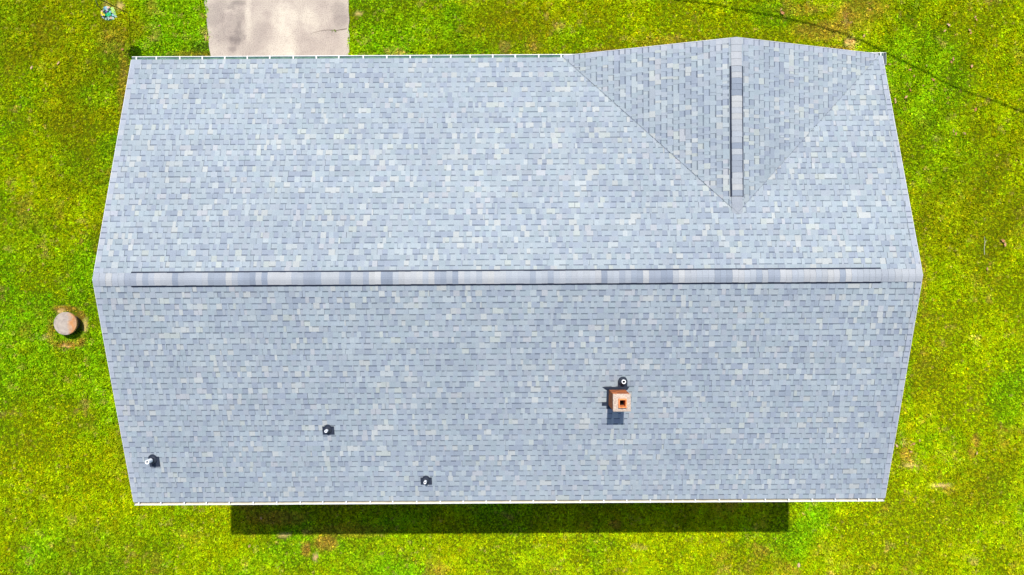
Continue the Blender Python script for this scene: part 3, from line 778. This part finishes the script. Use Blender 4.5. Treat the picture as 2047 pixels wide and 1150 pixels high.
# ---------------------------------------------------------------- concrete well cover
mb = MB(); n = 40; rr = random.Random(9)
jit = [1 + rr.uniform(-.006, .006) for _ in range(n)]
def wring(r, z): return [(r * jit[k] * math.cos(2*math.pi*k/n), r * jit[k] * math.sin(2*math.pi*k/n), z) for k in range(n)]
m_ring = mat('lid_shaded_concrete', (.07,.055,.045), .95)  # darkened to paint in the shade under the overhanging lid
wl_ = empty('well_cover', WELL); tag(wl_, 'round concrete well cover with an orange stain, standing in the lawn left of the house', 'well cover')
mb.ring([wring(WR * .66, -.1), wring(WR * .66, .345)], cap0=False); mb.build('well_ring', m_ring, wl_)
mb = MB(); mb.ring([wring(WR * .99, .331), wring(WR, .345), wring(WR, .41), wring(WR * .97, .42), wring(WR * .5, .426), wring(WR * .05, .428)]); mb.build('lid', m_lid, wl_)

# ---------------------------------------------------------------- garden hook with hanging flower basket
HB = gp(260, 28); HT = 2.02
tp = gp(263, 44); tp.z = HT - .12
kp = Vector(((217 - 1023.5) * (D - 1.55) / F, (575 - 28) * (D - 1.55) / F, 1.55))
hk = empty('garden_hook', HB); tag(hk, 'thin black shepherd hook pole standing in the lawn at the upper left', 'garden hook')
def rel(p, o): return Vector(p) - Vector(o)
mb = MB(); mb.tube([(0,0,-.05), rel(tp, HB) * .5 , rel(tp, HB)], .014, 8); mb.build('pole', m_wire, hk)
end = Vector((kp.x, kp.y, 1.97)); mid = (Vector(tp) + end) / 2; arc = []
for k in range(13):
    a = math.pi * k / 12
    arc.append(rel(mid, HB) + (Vector(tp) - end) * .5 * math.cos(a) + Vector((0, 0, .17 * math.sin(a) - .0 + (-.0))))
mb = MB(); arc[-1] = rel(end, HB) + Vector((0, 0, -.05)); arc.append(rel(end, HB) + Vector((0, -.03, -.08))); mb.tube(arc, .012, 8); mb.build('hook', m_wire, hk)
mb = MB(); mb.tube([(0, 0, .02), (0, .10, .02)], .007, 6); mb.tube([(0, 0, .02), (0, -.1, .02)], .007, 6); mb.build('foot_step', m_wire, hk)
bk_ = empty('hanging_basket', kp); tag(bk_, 'round hanging basket of white, pale blue, yellow and lime flowers on the garden hook', 'flower basket')
mb = MB(); mb.lathe([(.03, -.17), (.12, -.14), (.195, -.07), (.215, .0), (.215, .012), (.17, .012), (.165, -.02), (.02, -.03)], 24, cap0=True, cap1=True)
mb.build('bowl', mat('green_bowl', (.03,.22,.09), .5), bk_)
mb = MB()
for a in (0, 2.09, 4.19): mb.tube([(.185*math.cos(a), .185*math.sin(a), .01), (0, 0, .40)], .003, 5)
mb.build('hanger_wire', m_wire, bk_)
cols = {'white': (.36,.47,.40), 'blue': (.20,.38,.46), 'yellow': (.75,.62,.04), 'lime': (.32,.50,.12), 'emerald': (.03,.45,.16), 'violet': (.16,.10,.32), 'pink': (.55,.36,.26), 'dark': (.02,.07,.04)}
fm = {k: mat(k + '_petal', c, .6) for k, c in cols.items()}
r = random.Random(5); spots = []
def flower(kind, x, y, z, R):
    mb = MB(); rot = r.uniform(0, 6.28); tx, ty = x * 1.6, y * 1.6
    for k in range(5):
        a = rot + k * 1.2566; c, s = math.cos(a), math.sin(a); w = .42 * R
        T = lambda u, v, h: (u, v, h - (tx * u + ty * v) * 1.2)
        mb.face([T(0,0,0), T(c*R*.55 - s*w, s*R*.55 + c*w, .012), T(c*R, s*R, .0), T(c*R*.55 + s*w, s*R*.55 - c*w, .012)])
    mb.lathe([(.2*R, .004), (.12*R, .016), (.01*R, .02)], 7)
    mb.build('flower', fm[kind], bk_, loc=(x, y, z))
zones = [('blue', -.10, .17), ('white', -.05, .20), ('white', -.12, .10), ('white', -.03, .12), ('blue', -.06, .14), ('violet', .02, .12), ('lime', .12, .15), ('lime', .17, .10), ('lime', .10, .08), ('white', .20, .04),
         ('yellow', -.18, .02), ('yellow', -.15, -.03), ('pink', -.20, .07), ('pink', -.21, -.01), ('dark', -.08, .02), ('violet', .00, .03), ('emerald', .03, -.06), ('emerald', .09, -.04), ('emerald', .05, -.02), ('emerald', -.02, -.08),
         ('lime', .20, -.02), ('white', .22, -.08), ('dark', -.11, -.10), ('white', -.14, -.13), ('pink', .10, -.14), ('white', .14, -.15), ('white', -.06, -.16), ('violet', -.16, -.11), ('white', .03, -.15), ('lime', .16, .03), ('blue', .09, .03), ('pink', .02, .18), ('yellow', -.10, -.05), ('white', .0, .07), ('blue', .16, -.05), ('dark', .06, .10)]
for kd, x, y in zones:
    d = math.hypot(x, y); flower(kd, x * 1.05 + r.uniform(-.01, .01), y * 1.05 + r.uniform(-.01, .01), .10 - d * .45 + r.uniform(0, .03), r.uniform(.036, .058))

# ---------------------------------------------------------------- overhead cable between two poles outside the view; its shadow crosses the lawn
shp = [(-330,-150), (300,-105), (900,-58), (1290,-8), (1400,8), (1500,25), (1600,44), (1700,76), (1810,128), (1880,162), (1960,196), (2047,226), (2300,318), (2560,400)]
HC = 7.2; cpts = []
for i, (a, b) in enumerate(shp):
    g = gp(a, b); q = (i / (len(shp) - 1) - .5) * 2; h = HC + .7 * q * q
    cpts.append(Vector((g.x, g.y + SUN_TAN * h, h)))
def catmull(P, n=8):
    out = []
    for i in range(len(P) - 1):
        p0, p1, p2, p3 = P[max(i-1,0)], P[i], P[i+1], P[min(i+2,len(P)-1)]
        for k in range(n):
            u = k / n; out.append(.5 * ((2*p1) + (p2-p0)*u + (2*p0-5*p1+4*p2-p3)*u*u + (-p0+3*p1-3*p2+p3)*u**3))
    return out + [P[-1]]
mb = MB(); mb.tube(catmull(cpts), .032, 8); cb = mb.build('overhead_cable', m_wire)
tag(cb, 'black overhead cable that casts the thin curved shadow on the lawn at the upper right', 'cable')
def pole(p, label):
    e = empty('utility_pole', (p.x, p.y, 0)); tag(e, label, 'utility pole', 'utility poles carrying the cable')
    mb = MB(); mb.tube([(0,0,-.2), (0,0,4), (0,0,p.z + .8)], [.16, .14, .11], 12); mb.build('pole', m_wood, e)
    mb = MB(); mb.box(-.06, -1.1, p.z - .08, .06, 1.1, p.z - .01); mb.build('crossarm', m_wood, e)
    for y in (-.95, .95):
        mb = MB(); mb.lathe([(.03, p.z), (.05, p.z + .04), (.03, p.z + .07), (.045, p.z + .10), (.01, p.z + .13)], 10, (0, y)); mb.build('insulator', m_pvc, e)
pole(cpts[0], 'wooden utility pole at the driveway end of the cable'); pole(cpts[-1], 'wooden utility pole beyond the right-hand lawn')

# ---------------------------------------------------------------- dead leaves and a twig on the lawn
mb = MB()
q = [(-.055,0,.01), (-.03,.028,.03), (.005,.036,.022), (.04,.022,.034), (.062,0,.012), (.04,-.02,.03), (.0,-.034,.02), (-.03,-.024,.034)]
for i in range(8): mb.face([(0,0,.012), q[i], q[(i+1) % 8]])
leaf = mb.build('dead_leaf', m_leaf)
spots = [(247,100),(321,53),(66,137),(120,128),(1699,46),(1893,52),(1947,35),(1949,41),(1936,62),(1939,67),(1886,63),(1777,130),(1850,133),(1817,141),(1900,125),(1903,119),(1940,134),(1862,161),(1825,153),(1843,172),
         (1817,181),(1809,195),(1787,200),(1948,220),(1908,268),(1903,263),(1925,268),(2002,482),(2006,489),(1971,537),(1563,28),(1560,20),(1725,72),(1788,205),(1819,889),(1824,886),(1950,905),(524,1035),(1820,902),(1790,890),(1836,880),(500,1090),(1595,1128),(60,420)]
r = random.Random(12)
for i, (a, b) in enumerate(spots):
    o = leaf if i == 0 else leaf.copy()
    if i: COL.objects.link(o)
    g = gp(a, b); o.location = (g.x, g.y, .045); s = r.uniform(.8, 1.55); o.scale = (s, s * r.uniform(.6, 1), s)
    o.rotation_euler = (r.uniform(-.3, .3), r.uniform(-.3, .3), r.uniform(0, 6.28))
    tag(o, 'small curled tan dead leaf lying on the lawn', 'leaf', 'dead leaves scattered on the lawn')
tw = gp(1966, 492)
mb = MB(); mb.tube([(0, -.30, .05), (-.015, -.1, .06), (.01, .1, .055), (.0, .32, .05)], [.008, .007, .006, .004], 5)
mb.tube([(.01, .1, .055), (.07, .2, .06)], [.005, .003], 5)
o = mb.build('twig', mat('pale_bark', (.45,.42,.34), .9), loc=tw); tag(o, 'thin pale twig lying on the lawn right of the house', 'twig')
